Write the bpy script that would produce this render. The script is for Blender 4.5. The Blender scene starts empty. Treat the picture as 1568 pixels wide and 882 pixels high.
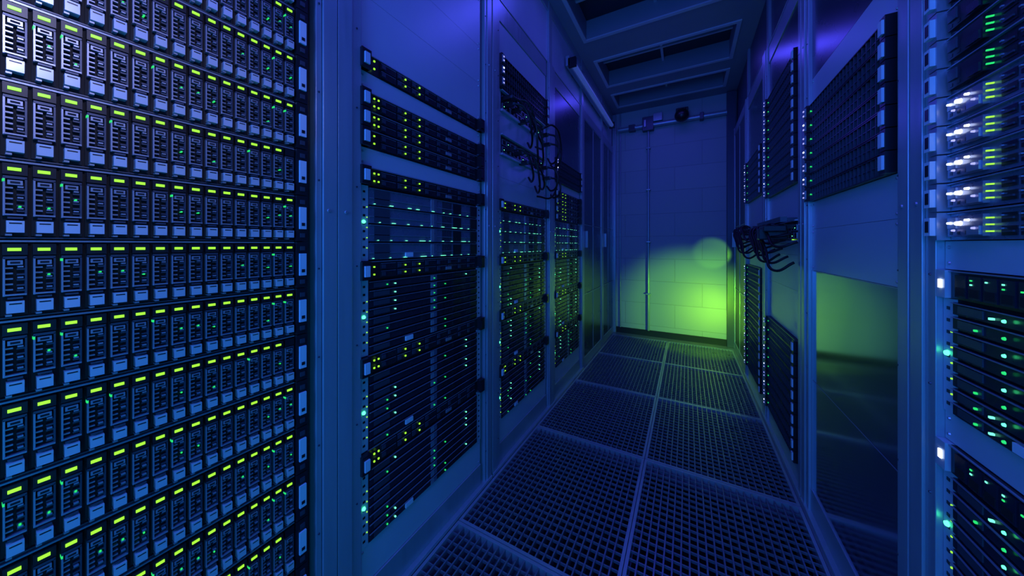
import bpy, math, random
from mathutils import Vector
random.seed(4)
S = bpy.context.scene
try:
    S.view_settings.view_transform = 'Standard'
    S.view_settings.look = 'None'
except Exception:
    pass
U = 0.04445

# ------------------------------------------------------------------ materials
def mat(name, col, metal=0.0, rough=0.5, noise=0.0, nscale=30, emit=None, estr=0.0, bump=0.0, coat=0.0, stretch=None):
    m = bpy.data.materials.new(name); m.use_nodes = True
    nt = m.node_tree; b = nt.nodes['Principled BSDF']
    b.inputs['Base Color'].default_value = (*col, 1)
    b.inputs['Metallic'].default_value = metal
    b.inputs['Roughness'].default_value = rough
    b.inputs['Coat Weight'].default_value = coat
    if emit:
        b.inputs['Emission Color'].default_value = (*emit, 1)
        b.inputs['Emission Strength'].default_value = estr
    if noise > 0 or bump > 0:
        tc = nt.nodes.new('ShaderNodeTexCoord')
        mp = nt.nodes.new('ShaderNodeMapping')
        if stretch: mp.inputs['Scale'].default_value = stretch
        n = nt.nodes.new('ShaderNodeTexNoise')
        n.inputs['Scale'].default_value = nscale; n.inputs['Detail'].default_value = 4
        nt.links.new(tc.outputs['Object'], mp.inputs['Vector'])
        nt.links.new(mp.outputs['Vector'], n.inputs['Vector'])
        r = nt.nodes.new('ShaderNodeMapRange')
        r.inputs['To Min'].default_value = max(0.02, rough - noise)
        r.inputs['To Max'].default_value = min(1, rough + noise)
        nt.links.new(n.outputs['Fac'], r.inputs['Value'])
        nt.links.new(r.outputs['Result'], b.inputs['Roughness'])
        mx = nt.nodes.new('ShaderNodeMixRGB')
        mx.inputs['Color1'].default_value = (*[c * (1 - noise) for c in col], 1)
        mx.inputs['Color2'].default_value = (*[min(1, c * (1 + noise)) for c in col], 1)
        nt.links.new(n.outputs['Fac'], mx.inputs['Fac'])
        nt.links.new(mx.outputs['Color'], b.inputs['Base Color'])
        if bump > 0:
            bp = nt.nodes.new('ShaderNodeBump'); bp.inputs['Strength'].default_value = bump
            bp.inputs['Distance'].default_value = 0.002
            nt.links.new(n.outputs['Fac'], bp.inputs['Height'])
            nt.links.new(bp.outputs['Normal'], b.inputs['Normal'])
    return m

def led(name, col, s):
    m = mat(name, (0.02, 0.02, 0.02), 0, 0.3, emit=col, estr=s)
    try: m.cycles.emission_sampling = 'NONE'
    except Exception: pass
    return m

M = {
 'frame': mat('brushed_rack_steel', (0.38, 0.44, 0.50), 0.45, 0.34, 0.10, 12, stretch=(6, 6, 0.4)),
 'panel': mat('painted_blank_panel', (0.48, 0.56, 0.64), 0.20, 0.38, 0.06, 8),
 'black': mat('black_bezel_plastic', (0.010, 0.011, 0.015), 0, 0.32),
 'void':  mat('chassis_black', (0.003, 0.003, 0.005), 0, 0.7),
 'grey':  mat('dark_grey_metal', (0.08, 0.09, 0.12), 0.5, 0.35),
 'edge':  mat('sled_edge_metal', (0.34, 0.38, 0.46), 0.5, 0.30),
 'sled':  mat('server_sled_face', (0.022, 0.027, 0.045), 0.3, 0.26, 0.1, 40),
 'sledb': mat('server_sled_face_light', (0.17, 0.18, 0.26), 0.4, 0.28, 0.1, 40),
 'metal': mat('drive_carrier_metal', (0.40, 0.42, 0.48), 0.55, 0.30),
 'silver':mat('silver_latch', (0.80, 0.84, 0.88), 0.45, 0.20),
 'tag':   mat('pale_label', (0.60, 0.68, 0.74), 0, 0.5),
 'glass': mat('gloss_dark_panel', (0.10, 0.12, 0.18), 0.9, 0.28, 0.04, 5),
 'mirror':mat('polished_blank_panel', (0.50, 0.60, 0.70), 1.0, 0.12, 0.02, 5),
 'cable': mat('black_cable_rubber', (0.006, 0.006, 0.008), 0, 0.4),
 'door':  mat('dark_cabinet_door', (0.07, 0.08, 0.12), 0.3, 0.38, 0.06, 6),
 'ly':    led('led_lime', (0.34, 1.0, 0.03), 1.35),
 'lg':    led('led_green', (0.02, 0.75, 0.16), 1.1),
 'lc':    led('led_cyan', (0.16, 1.0, 0.60), 1.6),
 'lw':    led('led_white', (0.62, 0.72, 1.0), 4.0),
 'lv':    led('led_lilac', (0.40, 0.42, 1.0), 1.2),
 'lG':    led('led_green_bright', (0.06, 1.0, 0.32), 4.0),
}

class MB:
    def __init__(s): s.v = []; s.f = []; s.m = []
    def box(s, x0, x1, y0, y1, z0, z1, m):
        b = len(s.v)
        s.v += [(x0,y0,z0),(x1,y0,z0),(x1,y1,z0),(x0,y1,z0),(x0,y0,z1),(x1,y0,z1),(x1,y1,z1),(x0,y1,z1)]
        s.f += [(b,b+3,b+2,b+1),(b+4,b+5,b+6,b+7),(b,b+1,b+5,b+4),(b+1,b+2,b+6,b+5),(b+2,b+3,b+7,b+6),(b+3,b,b+4,b+7)]
        s.m += [m]*6
    def disc(s, x, y, z, r, m, n=8, h=0.002):
        b = len(s.v)
        for k in range(n):
            a = 2*math.pi*k/n; s.v.append((x+r*math.cos(a), y, z+r*math.sin(a)))
        for k in range(n):
            a = 2*math.pi*k/n; s.v.append((x+r*.75*math.cos(a), y-h, z+r*.75*math.sin(a)))
        for k in range(n):
            k2 = (k+1) % n; s.f.append((b+k, b+k2, b+n+k2, b+n+k)); s.m.append(m)
        s.f.append(tuple(b+n+k for k in range(n))); s.m.append(m)
    def mesh(s, name, mats=None):
        me = bpy.data.meshes.new(name)
        me.from_pydata(s.v, [], s.f)
        ks = []
        for k in s.m:
            if k not in ks: ks.append(k)
        for k in ks: me.materials.append((mats or M)[k])
        me.polygons.foreach_set('material_index', [ks.index(k) for k in s.m])
        me.update(); return me

def obj(name, data, parent=None, loc=(0,0,0)):
    o = bpy.data.objects.new(name, data)
    S.collection.objects.link(o); o.location = loc
    if parent: o.parent = parent
    return o
def bevel(o, w, seg=2):
    b = o.modifiers.new('bevel', 'BEVEL'); b.width = w; b.segments = seg; b.limit_method = 'ANGLE'

# ------------------------------------------------------------------ devices (local: x right, y into rack, z up)
HW = 0.2413
cache = {}
def cached(fn):
    def g(*a):
        k = (fn.__name__,) + a
        if k not in cache: cache[k] = fn(*a)
        return cache[k]
    return g

@cached
def disk_shelf(var):
    r = random.Random(var); b = MB(); H = 2*U
    b.box(-.2207,.2207,0,.5,.0005,H-.0005,'void')
    b.box(-.2207,.2207,-.006,0,H-.0030,H-.0010,'edge')
    b.box(-.2207,.2207,-.004,0,.0008,.0025,'grey')
    p = .4414/24
    for i in range(24):
        x = -.2207 + p*(i+.5)
        b.box(x-.0082,x+.0082,-.002,0,.004,.084,'void')
        b.box(x-.0076,x+.0076,-.009,-.002,.0715,.0838,'black')
        b.box(x-.0072,x+.0072,-.0085,-.002,.0672,.0700,'grey')
        if r.random() < .98:
            b.box(x-.0046,x+.0036,-.0104,-.009,.0760,.0794,'ly')
        # carrier lattice: rails, staggered cross bars, centre slide
        b.box(x-.0066-.0007,x-.0066+.0007,-.0085,-.002,.026,.068,'metal')
        b.box(x+.0066-.0007,x+.0066+.0007,-.0085,-.002,.026,.068,'grey')
        for q, z in enumerate((.0330,.0390,.0450,.0510,.0570)):
            b.box(x-.0058,x-.0012,-.0074,-.002,z-.0007,z+.0009,'metal')
            b.box(x+.0010,x+.0058,-.0068,-.002,z-.0022,z-.0004,'grey')
            if q % 2 == 0: b.box(x+.0014,x+.0050,-.0090,-.002,z+.0006,z+.0022,'metal')
        b.box(x-.0046,x+.0046,-.0092,-.002,.0605,.0655,'metal')
        b.box(x-.0030,x+.0030,-.0094,-.0092,.0618,.0642,'void')
        if r.random() < .55:
            zz = r.choice((.0365,.0425,.0485))
            b.box(x+.0022,x+.0038,-.0085,-.002,zz-.0008,zz+.0010,'lg')
        if r.random() < .3: b.box(x-.0075,x-.0062,-.0090,-.002,.0635,.0665,'lg')
        b.box(x-.0070,x+.0070,-.0095,-.002,.0265,.0282,'metal')
        b.box(x-.0046,x+.0046,-.0110,-.002,.0228,.0248,'grey')
        b.box(x-.0054,x+.0054,-.0130,-.002,.0075,.0205,'silver')
        b.box(x-.0038,x+.0038,-.0132,-.0130,.0170,.0184,'black')
        b.box(x-.0058,x-.0020,-.0110,-.002,.0040,.0060,'metal')
    for sx in (-1, 1):
        a, c = sorted((sx*.2215, sx*HW))
        b.box(a,c,-.013,0,.0008,H-.0008,'black')
        b.box(a+.004,c-.004,-.0165,-.013,.024,.066,'tag')
        b.box(a+.007,c-.007,-.0170,-.0165,.030,.036,'black')
        b.box(a+.006,c-.006,-.015,-.013,.072,.080,'grey')
        b.box(a+.006,c-.006,-.015,-.013,.008,.016,'grey')
    return b.mesh('disk_shelf_%d' % var)

@cached
def rack_server(var):
    r = random.Random(100+var); b = MB(); H = U
    b.box(-.2207,.2207,0,.6,.0005,H-.0005,'void')
    b.box(-.2207,.2207,-.003,0,.0005,H-.0005,'black')
    b.box(-.2207,.2207,-.006,0,H-.0028,H-.0012,'edge')
    for i in range(8):
        x0 = -.185 + i*.049
        for k in range(2):
            z0 = .004 + k*.0185
            b.box(x0,x0+.045,-.0065,-.003,z0,z0+.0155,'sled')
            b.box(x0+.002,x0+.012,-.009,-.0065,z0+.003,z0+.012,'grey')
            for q in range(5):
                b.box(x0+.018+q*.005,x0+.0205+q*.005,-.0070,-.0065,z0+.003,z0+.012,'void')
            b.box(x0+.0005,x0+.0445,-.0072,-.0065,z0+.0142,z0+.0150,'edge')
    for (x, zs) in ((-.207,(.012,.030)), (-.195,(.012,.030)), (-.112,(.012,.030)), (-.062,(.012,.030))):
        for z in zs:
            if r.random() < .9: b.box(x-.0018,x+.0018,-.0115,-.009,z-.0018,z+.0018,'ly')
    b.box(.05,.075,-.0095,-.006,.006,.015,'metal')
    for sx in (-1, 1):
        a, c = sorted((sx*.2215, sx*HW))
        b.box(a-.004 if sx<0 else a,c if sx<0 else c+.004,-.020,0,.001,H-.001,'black')
        b.box(a+.001,c-.006 if sx < 0 else c-.004,-.024,-.020,.009,.034,'tag' if sx < 0 else 'black')
        b.box(a-.002,c+.002,-.012,-.003,.001,.006,'grey')
    return b.mesh('rack_server_%d' % var)

@cached
def sled_chassis(kind, var):
    r = random.Random(200+var); b = MB(); H = 4*U
    bright = kind == 'b'; green = kind == 'g'
    b.box(-.2207,.2207,0,.6,.0005,H-.0005,'void')
    n = 8 if not bright else 4
    h = (H-.004)/n
    face = 'sledb' if bright else 'sled'
    for i in range(n):
        z0 = .002 + i*h
        b.box(-.217,.217,-.006,0,z0+.0012,z0+h-.0025,face)
        b.box(-.217,.217,-.0085,0,z0+h-.0040,z0+h-.0030,'edge')
        b.box(-.205,-.160,-.0075,-.006,z0+.004,z0+h-.006,'grey')
        b.box(-.014,-.002,-.0078,-.006,z0+.002,z0+h-.005,'edge' if not bright else 'metal')
        b.box(-.001,.010,-.0078,-.006,z0+.002,z0+h-.005,'sledb')
        b.box(.085,.125,-.0078,-.006,z0+.005,z0+h-.007,'black')
        b.box(.175,.212,-.0095,-.006,z0+.004,z0+h-.006,'black')
        for q in range(9):
            b.box(.035+q*.005,.0375+q*.005,-.0066,-.006,z0+.004,z0+h-.006,'void')
        if bright:
            b.box(-.217,.217,-.0075,-.006,z0+.016,z0+.0175,'edge')
            for q in range(9):
                x = -.200 + q*.046 + r.uniform(-.010,.010)
                ln = r.choice((.003,.005,.010,.020)) if 1 <= q <= 7 else .003
                b.box(x,x+ln,-.0096,-.006,z0+.0030,z0+.0044,'lc')
        else:
            for x in (-.170,-.145,-.003,.045,.150):
                if r.random() < .30:
                    b.box(x,x+.003,-.0102,-.006,z0+.007,z0+.0098,'lc' if x in (-.145,.150) else 'lg')
        if green:
            b.disc(-.12,-.010,z0+h*.45,.0024,'lG' if i % 2 else 'lg')
    b.box(-.11,-.085,-.0100,-.006,.006,.018,'tag')
    for sx in (-1, 1):
        a, c = sorted((sx*.2190, sx*HW))
        b.box(a,c,-.004,0,.0005,H-.0005,'panel')
        for q in range(9):
            b.box((a+c)/2-.003,(a+c)/2+.003,-.0048,-.004,.012+q*.0185,.017+q*.0185,'black')
    b.disc(-.231,-.0045,.092,.0045,'lG', 10, .003)
    for q in range(5):
        b.box(-.2235,-.2215,-.0055,-.004,.030+q*.024,.032+q*.024,'ly')
    return b.mesh('sled_chassis_%s%d' % (kind, var))

@cached
def mesh_server(var):
    r = random.Random(300+var); b = MB(); H = U
    b.box(-.2207,.2207,0,.6,.0005,H-.0005,'void')
    b.box(-.2207,.2207,-.014,0,H-.0032,H-.0008,'black')
    b.box(-.2207,.2207,-.014,0,.0008,.0030,'black')
    b.box(-.2207,.2207,-.012,-.010,.0215,.0232,'grey')
    for i in range(23):
        x = -.2207 + i*.4414/22
        b.box(x-.0010,x+.0010,-.013,-.002,.003,H-.003,'grey')
        if i < 22:
            b.box(x+.004,x+.016,-.008,0,.006,.0195,'black')
            b.box(x+.004,x+.016,-.008,0,.025,.0385,'black')
    for sx in (-1, 1):
        a, c = sorted((sx*.2215, sx*HW))
        b.box(a,c,-.022,0,.001,H-.001,'black')
        b.box(a+.003,c-.003,-.026,-.022,.008,.036,'tag' if sx > 0 else 'metal')
    b.box(-.236,-.229,-.0275,-.026,.012,.016,'lv')
    b.box(-.236,-.229,-.0275,-.026,.027,.031,'lv' if var % 2 else 'lw')
    b.box(-.216,-.213,-.0145,-.010,.020,.024,'lg')
    return b.mesh('mesh_server_%d' % var)

@cached
def hot_server(var):
    r = random.Random(400+var); b = MB(); H = U
    hot = var % 4 != 3
    b.box(-.2207,.2207,0,.6,.0005,H-.0005,'void')
    b.box(-.2207,.2207,-.006,0,.001,H-.001,'sledb' if hot else 'sled')
    b.box(-.2207,.2207,-.010,0,H-.0035,H-.0018,'edge')
    for i in range(13):
        x = -.13 + i*.027
        for k in range(2):
            b.box(x,x+.022,-.0072,-.006,.006+k*.017,.018+k*.017,'black')
            b.box(x+.003,x+.019,-.009,-.0072,.010+k*.017,.0125+k*.017,'grey')
            b.box(x+.001,x+.004,-.0095,-.0072,.014+k*.017,.016+k*.017,'edge')
    b.box(-.215,-.150,-.012,-.006,.006,.036,'sledb' if hot else 'black')
    b.box(-.212,-.195,-.014,-.012,.018,.034,'metal' if hot else 'grey')
    b.box(-.175,-.153,-.014,-.012,.008,.020,'metal' if hot else 'sled')
    for q in range(4):
        b.box(-.210+q*.015,-.205+q*.015,-.0125,-.012,.009,.014,'black')
    if hot:
        b.disc(-.187,-.013,.025,.0036,'lw',10,.005)
        b.disc(-.172,-.013,.029,.0020,'lw',10,.004)
        b.disc(-.204,-.014,.026,.0020,'lw',8,.004)
        b.disc(-.197,-.014,.015,.0018,'lv',8,.003)
        b.disc(-.160,-.014,.017,.0018,'lv',8,.003)
    for z in (.011,.020,.029):
        b.box(-.1445,-.1428,-.0125,-.006,z,z+.0020,'ly' if hot else 'lg')
    for sx in (-1, 1):
        a, c = sorted((sx*.2215, sx*HW))
        b.box(a,c,-.020,0,.001,H-.001,'metal')
        b.box(a+.003,c-.003,-.026,-.020,.008,.036,'tag')
        b.box(a+.006,c-.006,-.0265,-.026,.013,.031,'black')
    return b.mesh('hot_server_%d' % var)

@cached
def port_server(var):
    r = random.Random(500+var); b = MB(); H = U
    b.box(-.2207,.2207,0,.6,.0005,H-.0005,'void')
    b.box(-.2207,.2207,-.006,0,.001,H-.001,'black')
    b.box(-.2207,.2207,-.009,0,H-.003,H-.0015,'edge')
    for i in range(16):
        x = -.205 + i*.026
        b.box(x,x+.021,-.010,-.006,.005,.038,'sled')
        b.box(x+.002,x+.019,-.0104,-.010,.008,.020,'void')
        for z in (.025,.031):
            if r.random() < .6: b.box(x+.004,x+.007,-.0110,-.010,z,z+.002,'lg' if r.random()<.7 else 'lc')
    for sx in (-1, 1):
        a, c = sorted((sx*.2215, sx*HW))
        b.box(a,c,-.012,0,.001,H-.001,'panel')
    b.box(-.233,-.227,-.014,-.012,.016,.029,'lw')
    return b.mesh('port_server_%d' % var)

@cached
def network_switch(var):
    b = MB(); H = 2*U
    b.box(-.2207,.2207,.02,.5,.0005,H-.0005,'void')
    b.box(-.2207,.2207,0,.02,.004,H-.004,'sled')
    b.box(-.2207,.2207,-.012,.02,H-.006,H-.001,'panel')
    b.box(-.2207,.2207,-.012,.02,.001,.010,'panel')
    for i in range(12):
        x = -.205 + i*.034
        for k in range(2):
            b.box(x,x+.027,-.003,0,.018+k*.03,.040+k*.03,'metal')
            b.box(x+.003,x+.024,-.0036,-.003,.020+k*.03,.037+k*.03,'void')
            if (i*7+k*3) % 5 == 0: b.box(x+.010,x+.013,-.0050,-.0036,.026+k*.03,.029+k*.03,'lc')
    for sx in (-1, 1):
        a, c = sorted((sx*.2215, sx*HW)); b.box(a,c,-.004,0,.0005,H-.0005,'panel')
    b.box(.15,.155,-.006,0,.012,.015,'ly')
    return b.mesh('network_switch_%d' % var)

@cached
def blank(n, kind):
    b = MB(); H = n*U
    m = {'p':'panel','g':'glass','d':'door','m':'mirror'}[kind]
    b.box(-HW,HW,-.002,.001,.0004,H-.0004,m)
    b.box(-HW,HW,.001,.004,-.0,H,'void')
    if kind == 'm':
        b.box(-HW,HW,-.0026,-.002,H-.003,H-.0006,'edge')
        b.box(-HW,-HW+.006,-.004,-.002,0,H,'frame')
    if kind == 'p':
        for sx in (-1,1):
            for z in (.010,H-.010): b.disc(sx*.2325,-.002,z,.0030,'metal')
    return b.mesh('blank_%s%d' % (kind, n))

# ------------------------------------------------------------------ rack frame
ZT = 1.775
def frame_mesh(hw, top=1.86, depth=.85):
    b = MB()
    for sx in (-1, 1):
        for (ya, yb) in ((-.012,.045), (depth-.05, depth)):
            if sx > 0:
                b.box(HW+.001,HW+.016,.010 if ya < 0 else ya,yb,0,top,'black')
                a, c = HW+.016, HW+.027
            else:
                a, c = -(HW+.024), -(HW+.001)
            b.box(a,c,ya,yb,0,top,'frame')
            a, c = sorted((sx*(HW+(.0285 if sx > 0 else .0255)), sx*hw))
            b.box(a,c,ya-.004 if ya < 0 else ya,yb,0,top,'frame')
        a, c = sorted((sx*(hw-.002), sx*(hw-.004)))
        b.box(a,c,.045,depth-.05,.02,top-.02,'door')
    b.box(-hw,hw,depth,depth+.003,.02,top,'door')
    b.box(-hw,hw,-.008,depth,top-.001,top+.004,'frame')
    b.box(-HW,HW,-.006,.04,ZT+.001,top-.004,'frame')
    b.box(-HW,HW,-.006,.04,.012,ZT-38*U-.001,'frame')
    b.box(-hw,hw,-.020,.03,.0,.012,'frame')
    return b
def stud_mesh(hw, top=1.86):
    b = MB()
    z = .12
    while z < top:
        b.disc(-(HW+.0125),-.012,z,.0022,'grey')
        b.disc((HW+.0215),-.012,z,.0022,'grey')
        z += .178
    for sx in (-1, 1):
        b.disc(sx*(HW+.040),-.016,.95,.004,'metal')
        b.disc(sx*(HW+.040),-.016,1.55,.004,'metal')
    return b

FRAME = frame_mesh(.299).mesh('rack_frame'); STUDS = stud_mesh(.299).mesh('rack_studs')

def curve(name, pts, r, parent, m='cable'):
    cu = bpy.data.curves.new(name, 'CURVE'); cu.dimensions = '3D'
    sp = cu.splines.new('BEZIER'); sp.bezier_points.add(len(pts)-1)
    for p, q in zip(sp.bezier_points, pts):
        p.co = q; p.handle_left_type = p.handle_right_type = 'AUTO'
    cu.bevel_depth = r; cu.bevel_resolution = 3; cu.resolution_u = 8
    cu.materials.append(M[m]); return obj(name, cu, parent)

def rack(side, yc, items, hw=.299, base='server_rack'):
    e = bpy.data.objects.new(base, None); S.collection.objects.link(e)
    e.empty_display_size = .2
    if side == 'L': e.location = (-.66, yc, 0); e.rotation_euler = (0,0,math.radians(90))
    else: e.location = (.36, yc, 0); e.rotation_euler = (0,0,math.radians(-90))
    f = obj('frame', FRAME, e); bevel(f, .0022)
    obj('frame_fasteners', STUDS, e)
    z = ZT; i = 0
    for it in items:
        k, n = it if isinstance(it, tuple) else (it, 1)
        if k in 'pgdm':
            z -= n*U; o = obj('blank_panel', blank(n, k), e, (0,0,z)); continue
        for _ in range(n):
            i += 1
            if k == 'shelf': z -= 2*U; obj('disk_shelf', disk_shelf(i % 4), e, (0,0,z))
            elif k == 'srv': z -= U; obj('rack_server', rack_server(i % 3), e, (0,0,z))
            elif k == 'sl': z -= 4*U; obj('sled_chassis', sled_chassis('n', i % 3), e, (0,0,z))
            elif k == 'slb': z -= 4*U; obj('sled_chassis', sled_chassis('b', 0), e, (0,0,z))
            elif k == 'slg': z -= 4*U; obj('sled_chassis', sled_chassis('g', i % 2), e, (0,0,z))
            elif k == 'mesh': z -= U; obj('mesh_server', mesh_server(i % 4), e, (0,0,z))
            elif k == 'hot': z -= U; obj('storage_server', hot_server(0 if n == 5 else (3 if i%2 else 7)), e, (0,0,z))
            elif k == 'port': z -= U; obj('patch_server', port_server(i % 2), e, (0,0,z))
            elif k == 'net': z -= 2*U; obj('network_switch', network_switch(0), e, (0,0,z))
    return e

full = [('srv',1),('slb',1),('srv',1),('sl',1),('srv',1),('sl',1),('srv',1),('sl',1),('p',2)]
# left row
rack('L', .101-1.2, [('p',10),('srv',1),('p',1),('srv',3),('p',1)]+full)
rack('L', .101-.6, [('shelf',19)])
rack('L', .101, [('shelf',19)])
rack('L', .701, [('p',4),('p',3),('p',3),('srv',1),('p',1),('srv',3),('p',1)]+full)
L2 = rack('L', 1.306, [('p',3),('mesh',3),('net',1),('p',2),('net',1),('p',2),('p',2)]+full)
L3 = rack('L', 1.905, [('g',9),('mesh',3),('p',1),('srv',3)]+full)
# right row
R0 = .83
rack('R', R0-.302-1.21, [('g',8),('p',2),('mesh',7),('p',2),('p',3),('g',8),('g',8)])
rack('R', R0-.302-.605, [('mesh',15),('hot',5),('p',1),('port',1),('slg',1),('p',1),('port',1),('slg',1),('p',1),('port',1),('slg',1)])
rack('R', R0-.302, [('hot',15),('hot',5),('p',1),('port',1),('slg',1),('p',1),('port',1),('slg',1),('p',1),('port',1),('slg',1)])
rack('R', R0+.302, [('g',8),('p',2),('mesh',7),('p',2),('p',3),('m',8),('m',8)])
R3 = rack('R', R0+.302+.605, [('g',4),('mesh',3),('mesh',8),('p',3),('net',1),('p',1),('p',3),('p',4),('mesh',10)])
R4 = rack('R', R0+.302+1.21, [('g',8),('mesh',6),('p',4),('net',1),('p',3),('mesh',15)])

# cables
def plug_and_cables(e, specs):
    b = MB()
    for n, (x, z, pts) in enumerate(specs):
        b.box(x-.009,x+.009,-.040,-.002,z-.008,z+.008,'black')
        b.box(x-.006,x+.006,-.050,-.040,z-.005,z+.005,'grey')
        curve('cable_%d' % n, [(x,-.048,z)] + pts, .0048, e)
    obj('cable_plugs', b.mesh('plugs'), e)
sp = []
for (x, z, s) in ((-.18,1.455,.10),(-.15,1.485,.07),(-.12,1.455,.16),(-.06,1.425,.12),(.18,1.44,.10),(.21,1.40,.08),
                  (-.17,1.275,.08),(-.10,1.275,.11),(-.05,1.245,.07),(.17,1.27,.08),(.21,1.225,.07)):
    d = .16 if x < 0 else .06
    sp.append((x, z, [(x+.02,-.075,z-.01),(x+d*.5,-.085,z-s),(x+d,-.04,z-s*1.35),(x+d*1.2,-.01,z-s*1.0)]))
sp.append((.12,1.455,[(.15,-.08,1.47),(.24,-.09,1.40),(.25,-.07,1.25),(.22,-.05,1.13),(.12,-.01,1.12)]))
sp.append((-.20,1.475,[(-.17,-.07,1.46),(-.05,-.09,1.36),(.05,-.07,1.33),(.10,-.01,1.36)]))
plug_and_cables(L2, sp)
for e, z0 in ((R3, .925), (R4, .95)):
    sp = []
    for n in range(10):
        x = -.20 + n*.04
        z = z0 + .025*(n % 2)
        s = (.05,.09,.03,.11,.06)[n % 5]
        sp.append((x, z, [(x-.01,-.075,z+.01),(x+.04,-.085,z-s*.7),(x+.09,-.07,z-s*1.3),(x+.12,-.02,z-s)]))
    plug_and_cables(e, sp)
b = MB(); b.box(.12,.17,-.11,-.02,.90,.945,'black'); b.box(.10,.20,-.10,-.03,.93,.955,'black')
o = obj('cable_connector_block', b.mesh('conn_block'), R3); bevel(o,.004)
b = MB(); b.box(-.22,.22,-.055,-.035,.965,.985,'grey')
for x in (-.2,0,.2): b.box(x-.006,x+.006,-.04,0,.968,.982,'grey')
obj('cable_bar', b.mesh('cable_bar'), R3)

# closed cabinets at the far end
def cabinet(side, yc, hw):
    e = bpy.data.objects.new('closed_cabinet', None); S.collection.objects.link(e)
    if side == 'L': e.location = (-.66, yc, 0); e.rotation_euler = (0,0,math.radians(90))
    else: e.location = (.36, yc, 0); e.rotation_euler = (0,0,math.radians(-90))
    b = MB()
    b.box(-hw,hw,.012,.85,0,1.86,'door')
    for sx in (-1,1):
        a,c = sorted((sx*(hw-.035),sx*hw)); b.box(a,c,-.012,.012,0,1.86,'frame')
    b.box(-hw,hw,-.010,.012,0,.06,'frame'); b.box(-hw,hw,-.010,.012,1.80,1.86,'frame')
    f = obj('cabinet_frame', b.mesh('cab_frame'), e); bevel(f,.002)
    b = MB(); w = hw-.037
    pm = 'glass' if side == 'L' else 'door'
    for z0, z1 in ((.062,.52),(.523,1.03),(1.033,1.798)):
        b.box(-w,w,-.006,.010,z0,z1,pm)
        b.box(-w,w,-.008,-.006,z1-.006,z1,'frame')
    b.box(-w,-w+.012,-.008,-.006,.062,1.798,'frame'); b.box(w-.012,w,-.008,-.006,.062,1.798,'frame')
    b.box(-.006,.006,-.008,-.006,.062,1.798,'frame')
    b.box(-w+.02,-w+.03,-.030,-.006,.86,.98,'metal')
    obj('cabinet_door', b.mesh('cab_door'), e)
cabinet('L', 2.505, .299)
cabinet('L', 3.05, .243)
cabinet('R', 2.955, .30)

# ------------------------------------------------------------------ room shell
def blockwall():
    m = bpy.data.materials.new('painted_block_wall'); m.use_nodes = True
    nt = m.node_tree; b = nt.nodes['Principled BSDF']
    tc = nt.nodes.new('ShaderNodeTexCoord'); mp = nt.nodes.new('ShaderNodeMapping')
    mp.inputs['Rotation'].default_value = (math.radians(90),0,0)
    mp.inputs['Location'].default_value = (.1,.1,0)
    br = nt.nodes.new('ShaderNodeTexBrick')
    br.inputs['Scale'].default_value = 1
    br.inputs['Brick Width'].default_value = .44; br.inputs['Row Height'].default_value = .215
    br.inputs['Mortar Size'].default_value = .004; br.inputs['Mortar Smooth'].default_value = .6
    br.inputs['Color1'].default_value = (.42,.43,.46,1); br.inputs['Color2'].default_value = (.39,.40,.44,1)
    br.inputs['Mortar'].default_value = (.34,.35,.38,1)
    n = nt.nodes.new('ShaderNodeTexNoise'); n.inputs['Scale'].default_value = 60
    bp = nt.nodes.new('ShaderNodeBump'); bp.inputs['Strength'].default_value = .5; bp.inputs['Distance'].default_value = .003
    bp.invert = True
    bp2 = nt.nodes.new('ShaderNodeBump'); bp2.inputs['Strength'].default_value = .12; bp2.inputs['Distance'].default_value = .002
    L = nt.links.new
    L(tc.outputs['Object'], mp.inputs['Vector']); L(mp.outputs['Vector'], br.inputs['Vector'])
    L(tc.outputs['Object'], n.inputs['Vector'])
    L(br.outputs['Color'], b.inputs['Base Color']); L(br.outputs['Fac'], bp.inputs['Height'])
    L(n.outputs['Fac'], bp2.inputs['Height']); L(bp.outputs['Normal'], bp2.inputs['Normal'])
    L(bp2.outputs['Normal'], b.inputs['Normal'])
    b.inputs['Roughness'].default_value = .6
    return m
RM = dict(M)
RM['wall'] = blockwall()
RM['sidewall'] = mat('side_wall_paint', (.15,.16,.2), 0, .7, .05, 5)
RM['ceil'] = mat('ceiling_panel_paint', (.26,.26,.32), 0, .5, .08, 6)
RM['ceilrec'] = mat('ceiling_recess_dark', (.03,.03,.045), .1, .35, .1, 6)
RM['ceilfr'] = mat('ceiling_frame_metal', (.60,.60,.68), .2, .45, .05, 8)
RM['grate'] = mat('galvanised_grating', (.28,.28,.34), .6, .32, .15, 30)
RM['gframe'] = mat('grating_edge_frame', (.46,.46,.52), .5, .32, .10, 30)
RM['floor'] = mat('floor_edge_steel', (.24,.24,.28), .4, .4, .1, 20)
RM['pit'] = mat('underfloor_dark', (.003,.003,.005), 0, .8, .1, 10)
RM['base'] = mat('black_baseboard', (.01,.01,.014), 0, .5, .05, 10)

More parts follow.
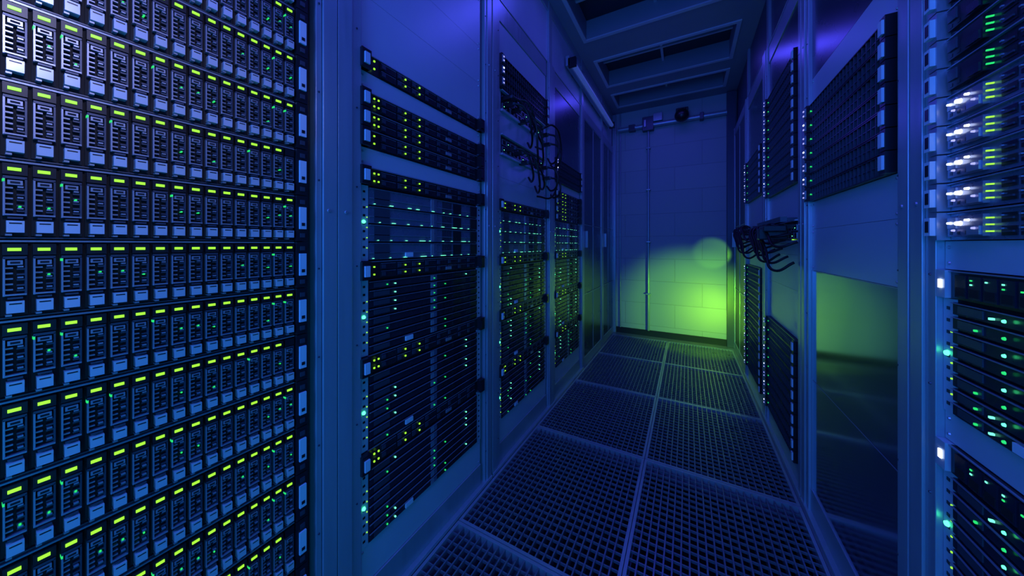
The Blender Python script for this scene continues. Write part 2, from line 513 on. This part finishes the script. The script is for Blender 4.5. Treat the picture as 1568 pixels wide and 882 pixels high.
def room(name, boxes, bev=0):
    b = MB()
    for bx in boxes: b.box(*bx)
    o = obj(name, b.mesh(name, RM))
    if bev: bevel(o, bev)
    return o
YN, YF = -1.45, 3.30
room('wall_far', [(-1.62,1.32,YF,YF+.1,-.4,2.45,'wall')])
room('wall_near', [(-1.62,1.32,YN-.1,YN,-.4,2.45,'sidewall')])
room('wall_left', [(-1.72,-1.62,YN-.1,YF+.1,-.4,2.45,'sidewall')])
room('wall_right', [(1.32,1.42,YN-.1,YF+.1,-.4,2.45,'sidewall')])
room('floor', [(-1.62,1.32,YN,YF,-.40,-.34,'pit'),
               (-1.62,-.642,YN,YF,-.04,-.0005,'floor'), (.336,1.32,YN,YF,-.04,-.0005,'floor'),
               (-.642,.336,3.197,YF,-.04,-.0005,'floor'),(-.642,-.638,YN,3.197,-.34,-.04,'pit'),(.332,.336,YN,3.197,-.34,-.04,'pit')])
# ceiling with recessed bays
bays = [(-.9,-.5),(-.3,.1),(.3,.75),(.95,1.32),(1.55,2.0),(2.28,2.67),(2.86,3.12)]
cz = 2.20; X0, X1 = -.565, .26
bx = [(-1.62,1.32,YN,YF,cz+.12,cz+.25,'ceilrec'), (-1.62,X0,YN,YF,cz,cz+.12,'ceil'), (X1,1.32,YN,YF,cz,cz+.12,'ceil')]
y = YN
for a, c in bays:
    bx.append((X0,X1,y,a,cz,cz+.12,'ceil')); y = c
bx.append((X0,X1,y,YF,cz,cz+.12,'ceil'))
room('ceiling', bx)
fr = []
for a, c in bays:
    w = .022
    fr += [(X0-w,X1+w,a-w,a,cz-.008,cz,'ceilfr'),(X0-w,X1+w,c,c+w,cz-.008,cz,'ceilfr'),
           (X0-w,X0,a,c,cz-.008,cz,'ceilfr'),(X1,X1+w,a,c,cz-.008,cz,'ceilfr')]
    mid = (a+c)/2
    fr += [(X0,X1,mid-.008,mid+.008,cz+.085,cz+.11,'ceilfr'),
           (-.16-.008,-.16+.008,a,c,cz+.09,cz+.118,'ceilfr')]
room('trim_ceiling', fr)
# containment strips above racks
room('trim_left', [(-.70,-.664,YN,YF,1.866,cz,'panel')] + [(-.664,-.652,k,k+.04,1.866,cz,'frame') for k in (-.22,.38,.98,1.585,2.19,2.79)]
     + [(-.664,-.655,YN,YF,2.15,cz,'frame')])
room('trim_right', [(.372,.40,YN,YF,1.866,cz,'door')] + [(.36,.372,k,k+.04,1.866,cz,'frame') for k in (-.4,.205,.81,1.415,2.02,2.625)])
room('baseboard_far', [(-.65,.36,YF-.014,YF,0,.055,'base')])
room('trim_corner_right', [(.300,.362,YF-.05,YF,0,2.19,'door')], .003)
room('trim_corner_left', [(-.66,-.625,YF-.03,YF,0,2.19,'frame')], .003)

# floor grating
def grate_tile():
    b = MB(); wx, wy = .4855, .597; f = .009
    b.box(0,wx,0,f,-.035,0,'gframe'); b.box(0,wx,wy-f,wy,-.035,0,'gframe')
    b.box(0,f,f,wy-f,-.035,0,'gframe'); b.box(wx-f,wx,f,wy-f,-.035,0,'gframe')
    n = 22
    for i in range(1, n):
        x = f + (wx-2*f)*i/n
        b.box(x-.0020,x+.0020,f,wy-f,-.026,-.0008,'grate')
    n = 22
    for i in range(1, n):
        y = f + (wy-2*f)*i/n
        b.box(f,wx-f,y-.0016,y+.0016,-.012,-.0050,'grate')
    return b.mesh('grate_tile', RM)
GT = grate_tile()
g = bpy.data.objects.new('floor_grating', None); S.collection.objects.link(g)
for k in range(-4, 4):
    for x in (-.6385, -.151):
        obj('grating_tile', GT, g, (x, .7965+.6*k, 0))
b = MB()
for k in range(-4, 5):
    b.box(-.64,.334,.780+.6*k,.808+.6*k,-.06,-.036,'floor')
b.box(-.165,-.140,-1.44,3.19,-.06,-.036,'floor')
obj('stringers', b.mesh('stringers', RM), g)

# pipes on far wall
def pipe(name, pts, r, parent=None, m='frame'):
    cu = bpy.data.curves.new(name,'CURVE'); cu.dimensions='3D'
    sp = cu.splines.new('POLY'); sp.points.add(len(pts)-1)
    for p,q in zip(sp.points,pts): p.co=(*q,1)
    cu.bevel_depth=r; cu.bevel_resolution=4; cu.use_fill_caps=True
    cu.materials.append(M[m]); return obj(name,cu,parent)
e = bpy.data.objects.new('wall_conduit', None); S.collection.objects.link(e)
pipe('conduit_vertical', [(-.324,3.278,.055),(-.324,3.278,1.97)], .011, e)
pipe('conduit_vertical_side', [(-.585,3.285,.055),(-.585,3.285,2.19)], .007, e)
pipe('conduit_horizontal', [(-.60,3.262,2.02),(.30,3.262,2.02)], .022, e)
b = MB()
b.box(-.375,-.275,3.24,3.30,1.97,2.10,'grey'); b.box(-.36,-.34,3.225,3.24,2.0,2.07,'metal')
b.box(-.28,-.20,3.235,3.30,2.045,2.12,'frame'); b.box(-.50,-.44,3.24,3.30,1.99,2.05,'grey'); b.box(.10,.13,3.23,3.30,1.99,2.05,'grey')
for z in (.4,.9,1.4,1.8): b.box(-.345,-.303,3.262,3.30,z,z+.014,'frame')
o = obj('junction_boxes', b.mesh('junction'), e); bevel(o,.004)
# black sensor / security camera
e = bpy.data.objects.new('security_camera', None); S.collection.objects.link(e)
bpy.ops.mesh.primitive_uv_sphere_add(radius=.058, segments=24, ring_count=16, location=(-.04,3.17,2.03))
o = bpy.context.object; o.name='camera_dome'; o.data.materials.append(M['black']); o.parent=e
for p in o.data.polygons: p.use_smooth=True
b = MB(); b.box(-.075,-.005,3.17,3.30,2.05,2.10,'black'); b.box(-.09,.01,3.275,3.30,2.02,2.14,'grey')
o = obj('camera_mount', b.mesh('cam_mount'), e); bevel(o,.006)

# tube lamp on the left top
RM['tube'] = mat('tube_lamp_glow', (.45,.5,.6), 0, .35, emit=(.10,.20,1.0), estr=.15)
M['tube'] = RM['tube']
e = bpy.data.objects.new('tube_lamp', None); S.collection.objects.link(e)
pipe('tube', [(-.615,1.88,2.0),(-.615,3.03,2.0)], .016, e, 'tube')
b = MB()
for y in (1.86, 3.03): b.box(-.64,-.592,y,y+.022,1.975,2.03,'black')
b.box(-.655,-.632,1.86,3.05,1.985,2.045,'frame')
for y in (2.0,2.5,2.9): b.box(-.664,-.655,y,y+.03,1.99,2.04,'grey')
obj('lamp_housing', b.mesh('tube_housing'), e)
e = bpy.data.objects.new('tube_lamp', None); S.collection.objects.link(e)
pipe('tube', [(.325,1.25,1.99),(.325,1.62,1.99)], .012, e, 'tube')
b = MB(); b.box(.338,.360,1.24,1.63,1.975,2.02,'frame')
for y in (1.235,1.62): b.box(.308,.345,y,y+.015,1.97,2.015,'black')
obj('lamp_housing', b.mesh('tube_housing2'), e)

# ------------------------------------------------------------------ lights
def area(name, loc, tgt, size, col, w, sy=None):
    l = bpy.data.lights.new(name,'AREA'); l.color=col; l.energy=w; l.size=size
    if sy: l.shape='RECTANGLE'; l.size_y=sy
    o = bpy.data.objects.new(name,l); S.collection.objects.link(o); o.location=loc
    o.rotation_euler=(Vector(tgt)-Vector(loc)).to_track_quat('-Z','Y').to_euler()
    return o
def point(name, loc, col, w, r=.03):
    l = bpy.data.lights.new(name,'POINT'); l.color=col; l.energy=w; l.shadow_soft_size=r
    o = bpy.data.objects.new(name,l); S.collection.objects.link(o); o.location=loc; return o
def spot(name, loc, tgt, col, w, ang, blend=.6, r=.02):
    l = bpy.data.lights.new(name,'SPOT'); l.color=col; l.energy=w; l.spot_size=math.radians(ang); l.spot_blend=blend; l.shadow_soft_size=r
    o = bpy.data.objects.new(name,l); S.collection.objects.link(o); o.location=loc
    o.rotation_euler=(Vector(tgt)-Vector(loc)).to_track_quat('-Z','Y').to_euler(); return o
VIO=(.085,.08,1.0); CY=(.0,.40,1.0)
area('ceiling_light_violet', (-.15,.35,2.17), (-.15,.35,0), .4, VIO, 5.0, .9)
area('ceiling_light_violet', (-.15,-.8,2.17), (-.15,-.8,0), .4, VIO, 4.5, .7)
spot('key_light_white', (.30,-.02,1.50), (-.66,-.02,1.20), (.50,.50,1.0), 24, 46, 1.0, .10)
area('aisle_light_blue', (-.15,-.95,1.45), (-.15,2.0,1.0), .7, (.045,.13,1.0), 12.5, .9)
area('low_light_cyan', (.28,-.20,.45), (-.66,.50,.45), .5, CY, 4.0, .8)
area('low_light_blue', (-.50,-.45,1.0), (.36,1.4,.85), .4, (.02,.25,1.0), 8.0, .8)
area('ceiling_light_blue', (-.15,1.43,2.18), (-.15,1.7,0), .6, VIO, 2.2, .12)
area('ceiling_light_blue', (-.15,2.77,2.19), (-.15,2.6,0), .6, (.08,.065,1.0), 1.5, .12)
point('violet_fill_point', (-.15,2.2,1.5), (.07,.06,1.0), 1.2, .08)  # added fill light hanging free in mid-aisle, no fixture there
GR=(.24,1.0,.006)
spot('green_wash_light', (.27,2.42,.40), (.06,3.3,.28), GR, 26, 74, .60, .006)
spot('green_wash_light', (.25,2.95,.34), (.14,3.3,.30), (.38,1.0,.006), 6.0, 105, 1.0, .006)
spot('green_wash_light', (.31,3.0,.78), (.21,3.3,.80), GR, 1.6, 52, .5, .005)
w = bpy.data.worlds.new('world'); S.world = w; w.use_nodes=True
w.node_tree.nodes['Background'].inputs[0].default_value=(.02,.03,.12,1)
w.node_tree.nodes['Background'].inputs[1].default_value=.3

# ------------------------------------------------------------------ camera
c = bpy.data.cameras.new('camera'); co = bpy.data.objects.new('camera', c); S.collection.objects.link(co)
c.sensor_width=36; c.lens=11.05; c.shift_y=-.04225; c.clip_start=.01
co.location=(0,0,.88); co.rotation_euler=(math.radians(90),0,math.radians(29.1))
S.camera=co
